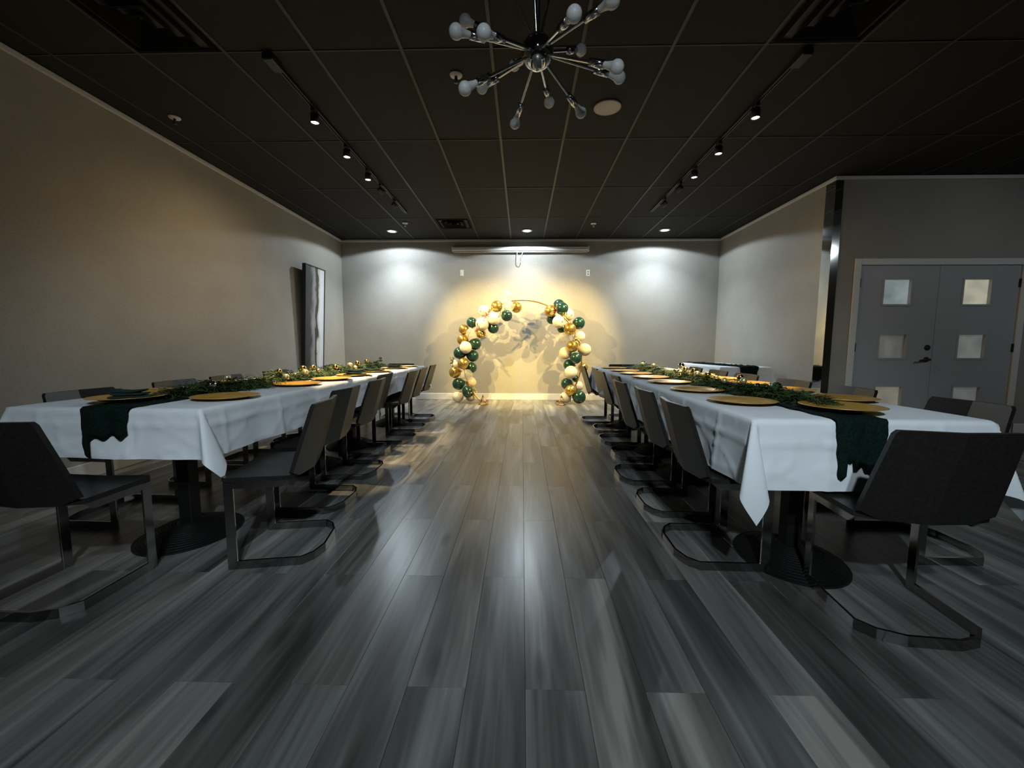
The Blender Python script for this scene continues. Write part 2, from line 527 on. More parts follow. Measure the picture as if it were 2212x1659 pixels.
for i in range(len(xlines) - 1):
    for j in range(len(ylines) - 1):
        a, b, c, d = xlines[i], xlines[i + 1], ylines[j], ylines[j + 1]
        if a > XR - 0.1 and c >= YD - 0.1: continue
        if a > XR - 0.1: d = min(d, YD)
        key = (round(b - a, 3), round(d - c, 3))
        if d < 1.2 or c > 6 and False:
            far_tiles.box((a + 0.003, c + 0.003, HC + 0.006), (b - 0.003, d - 0.003, HC + 0.02)); continue
        if key not in tcache:
            q = MB(); hx, hy = (b - a) / 2 - 0.003, (d - c) / 2 - 0.003
            q.box((-hx, -hy, 0), (hx, hy, 0.014))
            tcache[key] = q.mesh('ceiling_tile', M_TILE)
        o = link('ceiling_tile', tcache[key], ce, ((a + b) / 2, (c + d) / 2, HC + 0.0055 + 0.0012 * rnd.random()))
        o.rotation_euler = (rnd.uniform(-1, 1) * 0.0015, rnd.uniform(-1, 1) * 0.002, 0)
far_tiles.build('ceiling_tile', M_TILE, ce)['kind'] = 'stuff'

# thin white moulding under the ceiling, white baseboards
def trim(n, a, b): struct(MB().box(a, b, 0.004).build('trim_%d' % n, M_TRIM))
trim(1, (XL, YB, HC - 0.042), (XL + 0.022, YF, HC - 0.002))
trim(2, (XL + 0.022, YF - 0.022, HC - 0.042), (XR - 0.022, YF, HC - 0.002))
trim(3, (XR - 0.022, YD - 0.022, HC - 0.042), (XR, YF, HC - 0.002))
trim(4, (XR, YD - 0.022, HC - 0.042), (XE, YD, HC - 0.002))
def baseb(side, a, b): struct(MB().box(a, b, 0.004).build('baseboard_' + side, M_TRIM))
baseb('left', (XL, YB, 0), (XL + 0.014, YF - 0.014, 0.125))
baseb('far', (XL, YF - 0.014, 0), (XR, YF, 0.125))
baseb('right', (XR - 0.014, YD + 0.02, 0), (XR, YF - 0.014, 0.125))
baseb('entry', (6.03, YD - 0.014, 0), (XE, YD, 0.125))

# polished corner guard on the edge of the right wall
cg = MB()
cg.box((XR - 0.006, YD - 0.006, 0.0), (XR, YD + 0.15, HC - 0.045))
cg.box((XR, YD - 0.006, 0.0), (XR + 0.085, YD, HC - 0.045))
tag(cg.build('corner_guard', M_MIRROR), 'tall polished steel corner guard on the wall edge beside the white doors', 'corner guard')

# double entry door
dr = bpy.data.objects.new('door_1', None); COL.objects.link(dr); struct(dr); dr.location = (0, YD, 0)
cs = MB()
for a, b in (((DX0 - 0.075, -0.018, 0), (DX0, 0.0, DH + 0.075)), ((DX1, -0.018, 0), (DX1 + 0.075, 0.0, DH + 0.075)), ((DX0, -0.018, DH), (DX1, 0.0, DH + 0.075))):
    cs.box(a, b, 0.004)
cs.build('door_casing', M_TRIM, dr, fix=False)
jb = MB(); jb.box((DX0 - 0.018, 0, 0), (DX0, 0.11, DH)).box((DX1, 0, 0), (DX1 + 0.018, 0.11, DH)).box((DX0, 0, DH), (DX1, 0.11, DH + 0.018))
jb.build('door_jamb', M_TRIM, dr, fix=False)
mid = (DX0 + DX1) / 2
PANES = {(0, 0): pane_glow_mat('pane_glow_cool', (0.20, 0.26, 0.27), (0.42, 0.50, 0.50), 0.5), (0, 1): pane_glow_mat('pane_glow_dim', (0.05, 0.06, 0.055), (0.15, 0.14, 0.12), 0.55),
         (0, 2): pane_glow_mat('pane_glow_tan', (0.16, 0.14, 0.10), (0.30, 0.27, 0.20), 0.55), (1, 0): pane_glow_mat('pane_glow_bright', (0.42, 0.40, 0.30), (0.72, 0.68, 0.52), 0.55),
         (1, 1): pane_glow_mat('pane_glow_grey', (0.12, 0.13, 0.12), (0.22, 0.23, 0.21), 0.55), (1, 2): pane_glow_mat('pane_glow_low', (0.09, 0.09, 0.09), (0.15, 0.15, 0.15), 0.55)}
for li, (a, b, wx0, wx1) in enumerate(((DX0 + 0.004, mid - 0.002, 4.345, 4.660), (mid + 0.002, DX1 - 0.004, 5.280, 5.595))):
    rows = [(1.570, 1.862), (0.925, 1.205), (0.280, 0.570)]
    lf = MB()
    zz = [0.01]
    for z0, z1 in reversed(rows): zz += [z0, z1]
    zz.append(DH - 0.004)
    lf.box((a, 0.004, zz[0]), (wx0, 0.048, zz[-1])).box((wx1, 0.004, zz[0]), (b, 0.048, zz[-1]))
    for q in range(0, 8, 2):
        lf.box((wx0, 0.004, zz[q]), (wx1, 0.048, zz[q + 1]))
    leaf = lf.build('door_leaf', M_DOOR, dr, fix=False)
    for ri, (z0, z1) in enumerate(rows):
        MB().box((wx0, 0.034, z0), (wx1, 0.040, z1)).build('door_pane', PANES[(li, ri)], leaf)
        st = MB(); t = 0.022
        for A, B in (((wx0 - t, -0.002, z0 - t), (wx0, 0.004, z1 + t)), ((wx1, -0.002, z0 - t), (wx1 + t, 0.004, z1 + t)), ((wx0, -0.002, z0 - t), (wx1, 0.004, z0)), ((wx0, -0.002, z1), (wx1, 0.004, z1 + t))):
            st.box(A, B)
        st.build('pane_surround', M_DOOR, leaf, fix=False)
    hx = DX0 + 0.004 if li == 0 else DX1 - 0.004
    for hz in (1.82, 1.05, 0.28):
        MB().box((hx - 0.012, -0.012, hz - 0.05), (hx + 0.012, 0.006, hz + 0.05), 0.003).build('hinge', M_BLACK, leaf)
    if li == 0:
        rot = Matrix.Translation((4.920, 0.004, 1.05)) @ Matrix.Rotation(PI / 2, 4, 'X')
        MB().lathe([(0.034, 0.0), (0.034, 0.006), (0.030, 0.012), (0.014, 0.014), (0.012, 0.03), (0.0, 0.03)], 20, rot).build('deadbolt', M_BLACK, leaf)
        rot = Matrix.Translation((4.920, 0.004, 0.905)) @ Matrix.Rotation(PI / 2, 4, 'X')
        hd = MB().lathe([(0.033, 0.0), (0.033, 0.006), (0.028, 0.011), (0.012, 0.013), (0.012, 0.055), (0.0, 0.055)], 20, rot)
        hd.tube([(4.925, -0.045, 0.905), (4.88, -0.050, 0.905), (4.82, -0.048, 0.897), (4.80, -0.046, 0.893)], 0.010, 10)
        hd.build('door_handle', M_BLACK, leaf)
slab('wall_hall', (XR + 0.3, YD + 0.5, 0), (XE, YD + 0.56, HC), M_WALL)

# ------------------------------------------------------------------ ceiling fittings
DLN = ['above the wall near the tall painting', 'above the arch and projector screen', 'above the small side table']
lens_mesh = MB().lathe([(0.0, 0.0), (0.060, 0.0), (0.060, 0.004), (0.0, 0.004)], 28).mesh('lamp_lens', M_LENSC)
ring_mesh = MB().lathe([(0.060, 0.0), (0.066, -0.012), (0.092, -0.008), (0.094, 0.0), (0.060, 0.004)], 28).mesh('trim_ring', M_WHITEPL)
for i, x in enumerate((-2.29, 0.075, 2.45)):
    t = thing('ceiling_downlight', 'round recessed white downlight, lit, ' + DLN[i], 'downlight', (x, 7.25, HC), 0, 'recessed lights along the far wall')
    link('trim_ring', ring_mesh, t); link('lamp_lens', lens_mesh, t, (0, 0, -0.003))

def track(x, y0, y1, flip, label):
    t = thing('track_light', label, 'track light', (x, 0, HC), 0, 'track lights over the tables')
    r = MB()
    r.box((-0.018, y0, -0.020), (-0.006, y1, 0)).box((0.006, y0, -0.020), (0.018, y1, 0)).box((-0.006, y0, -0.006), (0.006, y1, 0))
    r.build('rail', M_BLACK, t, fix=False)
    MB().box((-0.035, y0 - 0.02, -0.045), (0.035, y0 + 0.13, 0), 0.006).build('power_feed', M_BLACK, t)
    for y, aim in ((3.55, None), (4.175, None), (4.73, None), (5.15, 1), (5.68, 1)):
        h = MB()
        h.box((-0.016, y - 0.035, -0.045), (0.016, y + 0.035, -0.018), 0.003)
        h.tube([(0, y, -0.04), (0, y, -0.075)], 0.008, 8)
        ax = Vector((0, -0.02, -1)) if aim is None else Vector((-flip * 1.75, 2.3, -1.6))
        ax.normalize()
        q = ax.to_track_quat('Z', 'Y').to_matrix().to_4x4()
        mt = Matrix.Translation(Vector((0, y, -0.085)) - ax * 0.03) @ q
        L = 0.075
        h.lathe([(0.0, 0.0), (0.030, 0.0), (0.034, 0.006), (0.034, L), (0.031, L), (0.030, L - 0.012), (0.0, L - 0.012)], 20, mt)
        hd = h.build('spotlight_head', M_BLACK, t, fix=False)
        MB().lathe([(0.0, L - 0.011), (0.030, L - 0.011), (0.030, L - 0.008), (0.0, L - 0.006)], 20, mt).build('lamp_lens', M_LENSW, hd)
track(-1.75, 2.93, 6.25, -1, 'black ceiling track with warm spotlights over the painting-side table')
track(1.90, 2.96, 6.25, 1, 'black ceiling track with warm spotlights over the door-side table')

sp = thing('ceiling_speaker', 'round off-white ceiling speaker beside the chandelier', 'speaker', (0.704, 3.607, HC))
MB().lathe([(0.112, 0.0), (0.112, -0.006), (0.104, -0.010), (0.100, -0.006), (0.100, 0.0)], 40).build('speaker_rim', M_SPEAKER, sp)
MB().lathe([(0.100, -0.0075), (0.07, -0.0085), (0.0, -0.009)], 40).build('speaker_grille', M_SPEAKER, sp)

for (x, y), lab in (((-0.497, 3.175), 'white ceiling sprinkler head near the chandelier'), ((-3.062, 3.685), 'dim sprinkler head close to the long plain wall'),
                    ((-1.925, 6.796), 'chrome sprinkler head near the downlight above the painting end'), ((1.159, 6.87), 'chrome sprinkler head between the arch downlight and the far downlight')):
    t = thing('fire_sprinkler', lab, 'sprinkler', (x, y, HC), 0, 'ceiling sprinklers')
    MB().lathe([(0.046, 0.0), (0.044, -0.006), (0.020, -0.010), (0.012, -0.010)], 24).build('escutcheon', M_WHITEPL, t)
    q = MB().lathe([(0.010, -0.006), (0.010, -0.03), (0.004, -0.034), (0.004, -0.05), (0.016, -0.052), (0.016, -0.055), (0.0, -0.055)], 12)
    q.tube([(0.010, 0, -0.028), (0.016, 0, -0.04), (0.004, 0, -0.052)], 0.0025, 6).tube([(-0.010, 0, -0.028), (-0.016, 0, -0.04), (-0.004, 0, -0.052)], 0.0025, 6)
    q.build('sprinkler_nozzle', M_BLACK if y < 4 else M_CHROME, t)

def vent(x0, x1, y0, y1, label):
    t = thing('ceiling_vent', label, 'vent', ((x0 + x1) / 2, (y0 + y1) / 2, HC), 0, 'ceiling air vents')
    hx, hy = (x1 - x0) / 2, (y1 - y0) / 2
    n = 0
    for fr in (1.0, 0.72, 0.46, 0.22):
        a, b = hx * fr, hy * fr
        wd_ = 0.030 if n == 0 else 0.052
        zo, zi = (-0.004, -0.012) if n == 0 else (-0.026, 0.002)
        A = [(-a, -b, zo), (a, -b, zo), (a, b, zo), (-a, b, zo)]
        Bq = [(-a + wd_, -b + wd_, zi), (a - wd_, -b + wd_, zi), (a - wd_, b - wd_, zi), (-a + wd_, b - wd_, zi)]
        if min(a, b) - wd_ < 0.01: Bq = [(p[0] * 0.1, p[1] * 0.1, zi) for p in A]
        th = 0.003
        v = A + Bq + [(p[0], p[1], p[2] + th) for p in A] + [(p[0], p[1], p[2] + th) for p in Bq]
        f = []
        for i in range(4):
            j = (i + 1) % 4
            f += [(i, j, 4 + j, 4 + i), (8 + i, 12 + i, 12 + j, 8 + j), (i, 8 + i, 8 + j, j), (4 + i, 4 + j, 12 + j, 12 + i)]
        MB().add(v, f).build('vent_frame' if n == 0 else 'vent_louver', M_VENT, t)
        n += 1
    MB().box((-hx + 0.03, -hy + 0.03, 0.0025), (hx - 0.03, hy - 0.03, 0.0045)).build('vent_throat', M_SLOT, t)
vent(-1.385, -0.865, 6.585, 7.10, 'square black louvred ceiling vent close to the far wall')
vent(1.635, 2.195, 2.34, 2.90, 'large square black ceiling vent at the near end of the door-side track')
vent(-2.62, -2.06, 2.34, 2.90, 'dim square ceiling vent at the near end of the painting-side track')

# sputnik chandelier
SC = Vector((0.067, 2.097, 2.475))
t = thing('chandelier', 'chrome sputnik chandelier with unlit frosted bulbs hanging from the black ceiling', 'chandelier', SC)
MB().lathe([(0.0, -0.084), (0.008, -0.082), (0.010, -0.077)] + [(0.078 * math.sin(a), -0.078 * math.cos(a)) for a in [0.2 + (PI - 0.2) * i / 18 for i in range(19)]], 36).build('sphere', M_MIRROR, t)
MB().tube([(0, 0, 0.055), (0, 0, HC - SC.z - 0.02)], 0.011, 12).build('stem', M_BLACK, t)
MB().lathe([(0.0, HC - SC.z - 0.035), (0.045, HC - SC.z - 0.03), (0.065, HC - SC.z - 0.01), (0.065, HC - SC.z)], 28).build('canopy', M_BLACK, t)
DIRS = [(-.814, -.555, -.171), (-.828, .234, .509), (-.521, -.781, -.345), (.294, -.909, -.297), (.662, -.746, -.066), (.568, .674, .472), (.787, -.432, -.44), (.79, .20, -.10),
        (-.271, .863, .425), (-.762, -.326, -.559), (-.686, .724, .066), (-.264, .928, -.263), (.194, .981, .027), (.595, .773, -.218), (-.42, -.10, .90), (-.08, -.25, .96), (.20, .10, .97)]
for d in DIRS:
    d = Vector(d).normalized()
    mt = d.to_track_quat('Z', 'Y').to_matrix().to_4x4()
    arm = MB().lathe([(0.0068, 0.074), (0.0068, 0.30)], 10, mt)
    arm.lathe([(0.0068, 0.295), (0.0175, 0.297), (0.0175, 0.372), (0.014, 0.372)], 14, mt)
    ar = arm.build('arm', M_CHROME, t)
    R, c = 0.0305, 0.432
    prof = [(0.013, 0.366), (0.0145, 0.385)] + [(R * math.sin(a), c + 0.004 - R * math.cos(a)) for a in [0.75 + (PI - 0.75) * i / 12 for i in range(13)]]
    MB().lathe(prof, 20, mt).build('bulb', M_BULB, ar)

# ------------------------------------------------------------------ on the walls
t = thing('projector_screen', 'white rolled-up projector screen case mounted high on the far wall', 'projector screen', (-0.04, 0, 0))
MB().box((-1.28, 7.74, 2.822), (1.28, 7.835, 2.895), 0.012).build('case', M_ENAMEL, t)
MB().box((-1.285, 7.735, 2.815), (-1.262, 7.84, 2.902), 0.006).build('end_cap', M_WHITEPL, t)
MB().box((1.262, 7.735, 2.815), (1.285, 7.84, 2.902), 0.006).build('end_cap', M_WHITEPL, t)
MB().tube([(-1.25, 7.78, 2.806), (1.25, 7.78, 2.806)], 0.013, 10).build('bottom_bar', M_ENAMEL, t)
pts = [(-0.06, 7.765, 2.80)] + [(-0.025 - 0.038 * math.cos(a), 7.765, 2.66 - 0.06 * math.sin(a)) for a in [PI * i / 10 for i in range(11)]] + [(0.02, 7.765, 2.74), (0.045, 7.765, 2.795)]
MB().tube(pts, 0.0055, 8).build('pull_cord', M_WHITEPL, t)

t = thing('wall_switch', 'white blank switch plate on the far wall beneath the screen, painting side', 'switch', (-1.152, YF, 2.43))
MB().box((-0.036, -0.008, -0.058), (0.036, 0, 0.058), 0.004).build('plate', M_WHITEPL, t)
MB().box((-0.017, -0.012, -0.034), (0.017, -0.006, 0.034), 0.003).build('rocker', M_WHITEPL, t)
t = thing('wall_outlet', 'white double power outlet on the far wall beneath the screen, door side', 'outlet', (1.24, YF, 2.426))
MB().box((-0.036, -0.007, -0.058), (0.036, 0, 0.058), 0.004).build('plate', M_WHITEPL, t)
for z in (-0.021, 0.021):
    rot = Matrix.Translation((0, -0.006, z)) @ Matrix.Rotation(PI / 2, 4, 'X')
    q = MB().lathe([(0.0115, 0.0), (0.0105, 0.003), (0.0, 0.003)], 18, rot)
    s = q.build('socket', M_SLOT, t)

# tall painting, its top tipped forward off the wall
t = thing('painting', 'tall narrow abstract grey and white painting in black frame on the plain wall', 'painting', (XL, 6.53, 0.45))
t.rotation_euler = (0, math.radians(3.2), 0)
W2, H = 0.305, 1.86
fm = MB()
for a, b in (((0.004, -W2, 0), (0.062, -W2 + 0.012, H)), ((0.004, W2 - 0.012, 0), (0.062, W2, H)), ((0.004, -W2 + 0.012, 0), (0.062, W2 - 0.012, 0.012)), ((0.004, -W2 + 0.012, H - 0.012), (0.062, W2 - 0.012, H))):
    fm.box(a, b)
fm.build('frame', M_FRAME, t, fix=False)
cv = MB().box((0.010, -W2 + 0.012, -H / 2 + 0.012), (0.052, W2 - 0.012, H / 2 - 0.012)).build('canvas', art_mat(), t, (0, 0, H / 2))
MB().box((0.0, -0.03, H - 0.35), (0.006, 0.03, H - 0.10)).build('hanger', M_BLACK, t)
# ------------------------------------------------------------------ dining tables
TZ = 0.765
def cloth_mesh(name, W, L, drop, near_hang, far_hang, seed, dz=0.0, corner=lambda a, b: 'x', step=0.016):
    """A sheet laid over a W x L top (x across, y along): every point of the flat sheet falls past the edge it lies beyond."""
    ny0 = drop if near_hang else 0.045
    ny1 = drop if far_hang else -0.004
    nx = int((W + 2 * drop) / step); ny = int((L + ny0 + ny1) / step)
    R0 = 0.014 + dz
    v = []; f = []
    def rounddrop(e):
        a = e / R0
        if a < PI / 2: return R0 * math.sin(a), R0 * (1 - math.cos(a))
        return R0, R0 + (e - R0 * PI / 2)
    for j in range(ny + 1):
        for i in range(nx + 1):
            x = -W / 2 - drop + (W + 2 * drop) * i / nx
            y = -ny0 + (L + ny0 + ny1) * j / ny
            sx = 1 if x > 0 else -1
            ex = max(abs(x) - W / 2, 0)
            ey = max(-y, 0) if near_hang else 0
            sy = -1
            if far_hang and y > L: ey = y - L; sy = 1
            bx = max(-W / 2, min(W / 2, x))
            by = y if ey == 0 else (0 if sy < 0 else L)
            if ex > 0 and ey > 0:
                r = math.hypot(ex, ey); th = math.atan2(ey, ex)
                k_ = r / (drop * 1.414)
                u1 = math.sin(2 * th) ** 0.8 * 0.115 * k_
                u2 = math.sin(4 * th) * 0.070 * k_
                if corner(sx, sy) == 'y': ox, oy = 0.25 * u1 + u2, u1
                else: ox, oy = u1, 0.25 * u1 - u2
                hh = math.hypot(ox, oy)
                bl = math.cos(th), math.sin(th)
                px, py = bx + sx * (R0 * bl[0] + ox), by + sy * (R0 * bl[1] + oy)
                z = -math.sqrt(max(0.0, max(0, r - R0 * 0.57) ** 2 - 0.8 * hh * hh))
                p = Vector((px, py, TZ + dz + z))
            elif ex > 0:
                o, d = rounddrop(ex)
                tt = ex / drop
                wv = 0.007 * tt * (math.sin(y * 11 + seed) + 0.7 * math.sin(y * 23 + seed * 2.1)) + 0.010 * tt * noise.noise(Vector((y * 3, ex * 4, seed)))
                p = Vector((bx + sx * (o + wv + 0.012 * tt), by, TZ + dz - d + 0.006 * tt * noise.noise(Vector((y * 2, 3, seed)))))
            elif ey > 0:
                o, d = rounddrop(ey)
                tt = ey / drop
                wv = 0.006 * tt * (math.sin(x * 9 + seed) + 0.6 * math.sin(x * 19 + seed)) + 0.010 * tt * noise.noise(Vector((x * 4, ey * 5, seed + 5)))
                p = Vector((bx, by + sy * (o + wv + 0.010 * tt), TZ + dz - d))
            else:
                p = Vector((x, y, TZ + dz + 0.0012 * (1 + noise.noise(Vector((x * 5, y * 5, seed))))))
            # pressed fold lines and soft creases on the hanging sides
            if ex > 0 or ey > 0:
                e = max(ex, ey)
                cr = 0.0050 * math.exp(-((e - drop * 0.36) / 0.014) ** 2)
                n = noise.noise(Vector((x * 6 + seed, y * 6, e * 9)))
                cr += 0.005 * max(0, 1 - abs(n) * 8) * min(1, e / 0.08)
                s_ = y if ex > 0 else x
                cr += 0.006 * math.exp(-(((s_ + 0.1 * seed) % 0.45 - 0.22) / 0.014) ** 2) * min(1, e / 0.05)
                if ex > 0 and ey == 0: p.x += sx * cr
                elif ey > 0 and ex == 0: p.y += sy * cr
            v.append(p)
    for j in range(ny):
        for i in range(nx):
            a = j * (nx + 1) + i
            f.append((a, a + 1, a + nx + 2, a + nx + 1))
    return MB().add(v, f, True)

def pedestal(t, x, y):
    MB().box((x - 0.036, y - 0.036, 0.05), (x + 0.036, y + 0.036, 0.72), 0.004).build('pedestal_column', M_CAST, t)
    prof = [(0.0, 0.078), (0.05, 0.078)]
    for i in range(13):
        r = 0.055 + 0.0135 * i
        z = 0.075 - 0.058 * (i / 12) ** 1.6
        prof += [(r, z), (r + 0.007, z - 0.002), (r + 0.008, z - 0.007), (r + 0.0128, z - 0.008)]
    prof += [(0.240, 0.010), (0.240, 0.0), (0.0, 0.0)]
    MB().lathe(prof, 40, Matrix.Translation((x, y, 0)) @ Matrix.Diagonal((1.0, 1.12, 1, 1)), smooth=False).build('pedestal_base', M_CAST, t)

def table_row(ox, oy, rz, W, Ltot, drop, who, seed):
    half = Ltot / 2
    for i, (y0, y1, pos) in enumerate(((0.0, half - 0.004, 'nearer to the camera end'), (half + 0.004, Ltot, 'far, nearer the arch'))):
        c, s = math.cos(rz), math.sin(rz)
        lx, ly = ox - s * y0, oy + c * y0
        t = thing('banquet_table', 'long dining table under white linen, %s, %s' % (who, 'near half of the row' if i == 0 else 'half of the row nearer the arch'), 'table', (lx, ly, 0), rz, 'banquet tables in two rows')
        Lt = y1 - y0
        MB().box((-W / 2 + 0.004, 0.004, TZ - 0.042), (W / 2 - 0.004, Lt - 0.004, TZ - 0.005), 0.004).build('tabletop', M_BLACK, t)
        for py in ((0.30, Lt - 0.35) if i == 0 else (0.4, Lt - 0.3)):
            pedestal(t, -0.10 if who.startswith('door') else 0.115, py)
        me = cloth_mesh('tablecloth', W, Lt, drop, i == 0, i == 1, seed + i * 7, 0.0 if i == 0 else 0.004, (lambda a, b: 'y' if a < 0 else 'x') if who.startswith('door') else (lambda a, b: 'x'))
        o = me.build('tablecloth', M_CLOTH, None, (lx, ly, 0), fix=False)
        o.rotation_euler = (0, 0, rz)
        tag(o, 'white tablecloth draped over the %s, %s' % (who + ' row', 'near half with hanging corners' if i == 0 else 'half nearer the arch'), 'tablecloth', 'white tablecloths')
table_row(-2.0, 1.87, math.radians(-1.63), 0.955, 3.85, 0.250, 'painting side', 1)
table_row(1.4525, 1.69, math.radians(-0.4), 0.955, 3.96, 0.305, 'door side', 4)

# ------------------------------------------------------------------ chairs
def back_half(sg):
    zs = [0.428, 0.445, 0.462, 0.54, 0.62, 0.70, 0.772, 0.785]
    hw = [0.148, 0.186, 0.224, 0.218, 0.211, 0.203, 0.196, 0.186]
    mb = MB()
    NX = 3
    v = []
    for dy in (0.0, 0.020):
        for z, h in zip(zs, hw):
            q = (z - 0.43) / 0.355
            for i in range(NX + 1):
                x = h * i / NX
                y = -0.142 - 0.103 * q + (0.155 - 0.02 * q) * x + dy
                v.append((sg * x, y, z))
    n = (NX + 1); m = len(zs)
    def idx(l, r, c): return l * n * m + r * n + c
    f = []; sm = []
    for r in range(m - 1):
        for c in range(NX):
            f.append((idx(0, r, c), idx(0, r, c + 1), idx(0, r + 1, c + 1), idx(0, r + 1, c)))
            f.append((idx(1, r, c), idx(1, r + 1, c), idx(1, r + 1, c + 1), idx(1, r, c + 1)))
    mb.add(v, f, False)
    g = []
    for r in range(m - 1):
        g.append((idx(0, r, NX), idx(0, r + 1, NX), idx(1, r + 1, NX), idx(1, r, NX)))
        g.append((idx(0, r, 0), idx(1, r, 0), idx(1, r + 1, 0), idx(0, r + 1, 0)))
    for c in range(NX):
        g.append((idx(0, 0, c), idx(1, 0, c), idx(1, 0, c + 1), idx(0, 0, c + 1)))
        g.append((idx(0, m - 1, c), idx(0, m - 1, c + 1), idx(1, m - 1, c + 1), idx(1, m - 1, c)))
    mb.add(v, g, False)
    return mb

def make_chair():
    t = thing('dining_chair', 'chair', 'chair')
    bk = MB()
    for sg in (-1, 1):
        h = back_half(sg)
        bk.add(h.v[:len(h.v) // 2], h.f[:len(h.f)], False) if False else bk.add(h.v, h.f, False)
    me = bk.mesh('backrest', M_LEATHER)
    bm = bmesh.new(); bm.from_mesh(me)
    bmesh.ops.remove_doubles(bm, verts=bm.verts, dist=1e-5)
    inner = [f for f in bm.faces if all(abs(q.co.x) < 1e-5 for q in f.verts)]
    bmesh.ops.delete(bm, geom=inner, context='FACES')
    bmesh.ops.recalc_face_normals(bm, faces=bm.faces)
    bm.to_mesh(me); bm.free()
    link('backrest', me, t)
    # seat: two shallow facets meeting in the middle
    out = [(0, 0.205), (0.205, 0.205), (0.226, 0.185), (0.226, -0.095), (0.150, -0.118), (0, -0.130)]
    sv = []; sf = []
    for sg in (-1, 1):
        b0 = len(sv)
        for zz in (0.0, 0.022):
            for x, y in out: sv.append((sg * x, y, 0.424 + zz + 0.030 * x))
        n = len(out)
        sf.append(tuple(b0 + i for i in range(n))); sf.append(tuple(b0 + n + i for i in range(n)))
        for i in range(n - 1): sf.append((b0 + i, b0 + i + 1, b0 + n + i + 1, b0 + n + i))
    seat = MB().add(sv, sf).build('seat', M_LEATHER, t, fix=False)
    bm = bmesh.new(); bm.from_mesh(seat.data)
    bmesh.ops.remove_doubles(bm, verts=bm.verts, dist=1e-5); bmesh.ops.recalc_face_normals(bm, faces=bm.faces)
    bm.to_mesh(seat.data); bm.free()
    for sg in (-1, 1):
        MB().box((sg * 0.210 - 0.005, 0.155, 0.0), (sg * 0.210 + 0.005, 0.197, 0.426), 0.0012).build('leg', M_BRUSH, t)
        rl = MB()
        x0, x1 = sg * 0.210 - 0.005, sg * 0.210 + 0.005
        rl.add([(x, y, z) for x in (x0, x1) for y, z in ((0.155, 0.396), (0.155, 0.428), (-0.09, 0.428), (-0.055, 0.396))],
               [(0, 1, 2, 3), (4, 7, 6, 5), (0, 4, 5, 1), (1, 5, 6, 2), (2, 6, 7, 3), (3, 7, 4, 0)])
        rl.build('seat_rail', M_BRUSH, t)
    path = [(-0.210, 0.155, 0.021), (-0.210, -0.125, 0.021), (-0.165, -0.172, 0.021), (-0.085, -0.200, 0.021), (0.085, -0.200, 0.021), (0.165, -0.172, 0.021), (0.210, -0.125, 0.021), (0.210, 0.155, 0.021)]
    MB().strip(path, 0.020, 0.010, (0, 0, 1)).build('sled_base', M_BRUSH, t)
    return t
chair0 = make_chair(); remember(chair0)
first = [True]
def chair(x, y, deg, label, group):
    o = chair0 if first[0] else dup(chair0)
    first[0] = False
    o.location = (x, y, 0.0); o.rotation_euler = (0, 0, math.radians(deg))
    o['label'] = label; o['group'] = group
    return o
AISLE_L = [(-1.235, 2.04), (-1.37, 2.65), (-1.40, 3.30), (-1.55, 3.95), (-1.41, 4.45), (-1.44, 5.05), (-1.47, 5.72)]
AISLE_R = [(0.985, 2.07), (1.005, 2.66), (0.985, 3.24), (1.10, 3.90), (1.08, 4.48), (1.115, 5.06), (1.05, 5.65)]
OUT_L = [(-2.53, 2.42), (-2.53, 3.11), (-2.52, 3.65), (-2.50, 4.35), (-2.48, 5.0), (-2.46, 5.6)]
OUT_R = [(2.13, 2.15), (2.08, 2.84), (2.07, 3.42), (2.05, 4.10), (2.06, 4.70), (2.06, 5.32)]
for i, (x, y) in enumerate(AISLE_L):
    chair(x, y, 100 if i == 0 else 90 + rnd.uniform(-2.0, 2.0), 'charcoal cantilever chair on the aisle side of the painting-side tables, %s from the camera' % ORD[i], 'aisle chairs at the painting-side tables')
for i, (x, y) in enumerate(AISLE_R):
    chair(x, y, -90 + rnd.uniform(-2.0, 2.0), 'charcoal cantilever chair on the aisle side of the door-side tables, %s from the camera' % ORD[i], 'aisle chairs at the door-side tables')
for i, (x, y) in enumerate(OUT_L):
    chair(x, y, -90 + rnd.uniform(-2, 2), 'charcoal chair between the plain wall and painting-side tables, %s from the camera' % ORD[i], 'wall-side chairs at the painting-side tables')
for i, (x, y) in enumerate(OUT_R):
    chair(x, y, 90 + rnd.uniform(-2, 2), 'charcoal chair behind the door-side tables, towards the doors, %s from the camera' % ORD[i], 'outer chairs at the door-side tables')
chair(-1.97, 1.62, -0.5, 'dark chair seen from behind at the near end of the painting-side tables', 'head chairs')
chair(1.487, 1.575, -5.9, 'dark chair seen from behind at the near end of the door-side tables', 'head chairs')
chair(-1.815, 5.84, 180, 'dark chair facing the camera at the arch end of the painting-side tables', 'head chairs')
chair(1.495, 5.86, 180, 'dark chair facing the camera at the arch end of the door-side tables', 'head chairs')

# ------------------------------------------------------------------ side table with cloth and runner
t = thing('side_table', 'small side table under white linen against the wall by the corner guard', 'table', (3.165, 5.80, 0))
MB().box((-0.35, 0.004, TZ - 0.042), (0.35, 1.42, TZ - 0.005), 0.004).build('tabletop', M_BLACK, t)
for x in (-0.28, 0.28):
    for y in (0.10, 1.32):
        MB().box((x - 0.02, y - 0.02, 0), (x + 0.02, y + 0.02, TZ - 0.04), 0.002).build('leg', M_BLACK, t)
o = cloth_mesh('tablecloth', 0.70, 1.42, 0.30, True, True, 9).build('tablecloth', M_CLOTH, None, (3.165, 5.80, 0), fix=False)
tag(o, 'white tablecloth on the small side table by the wall', 'tablecloth', 'white tablecloths')

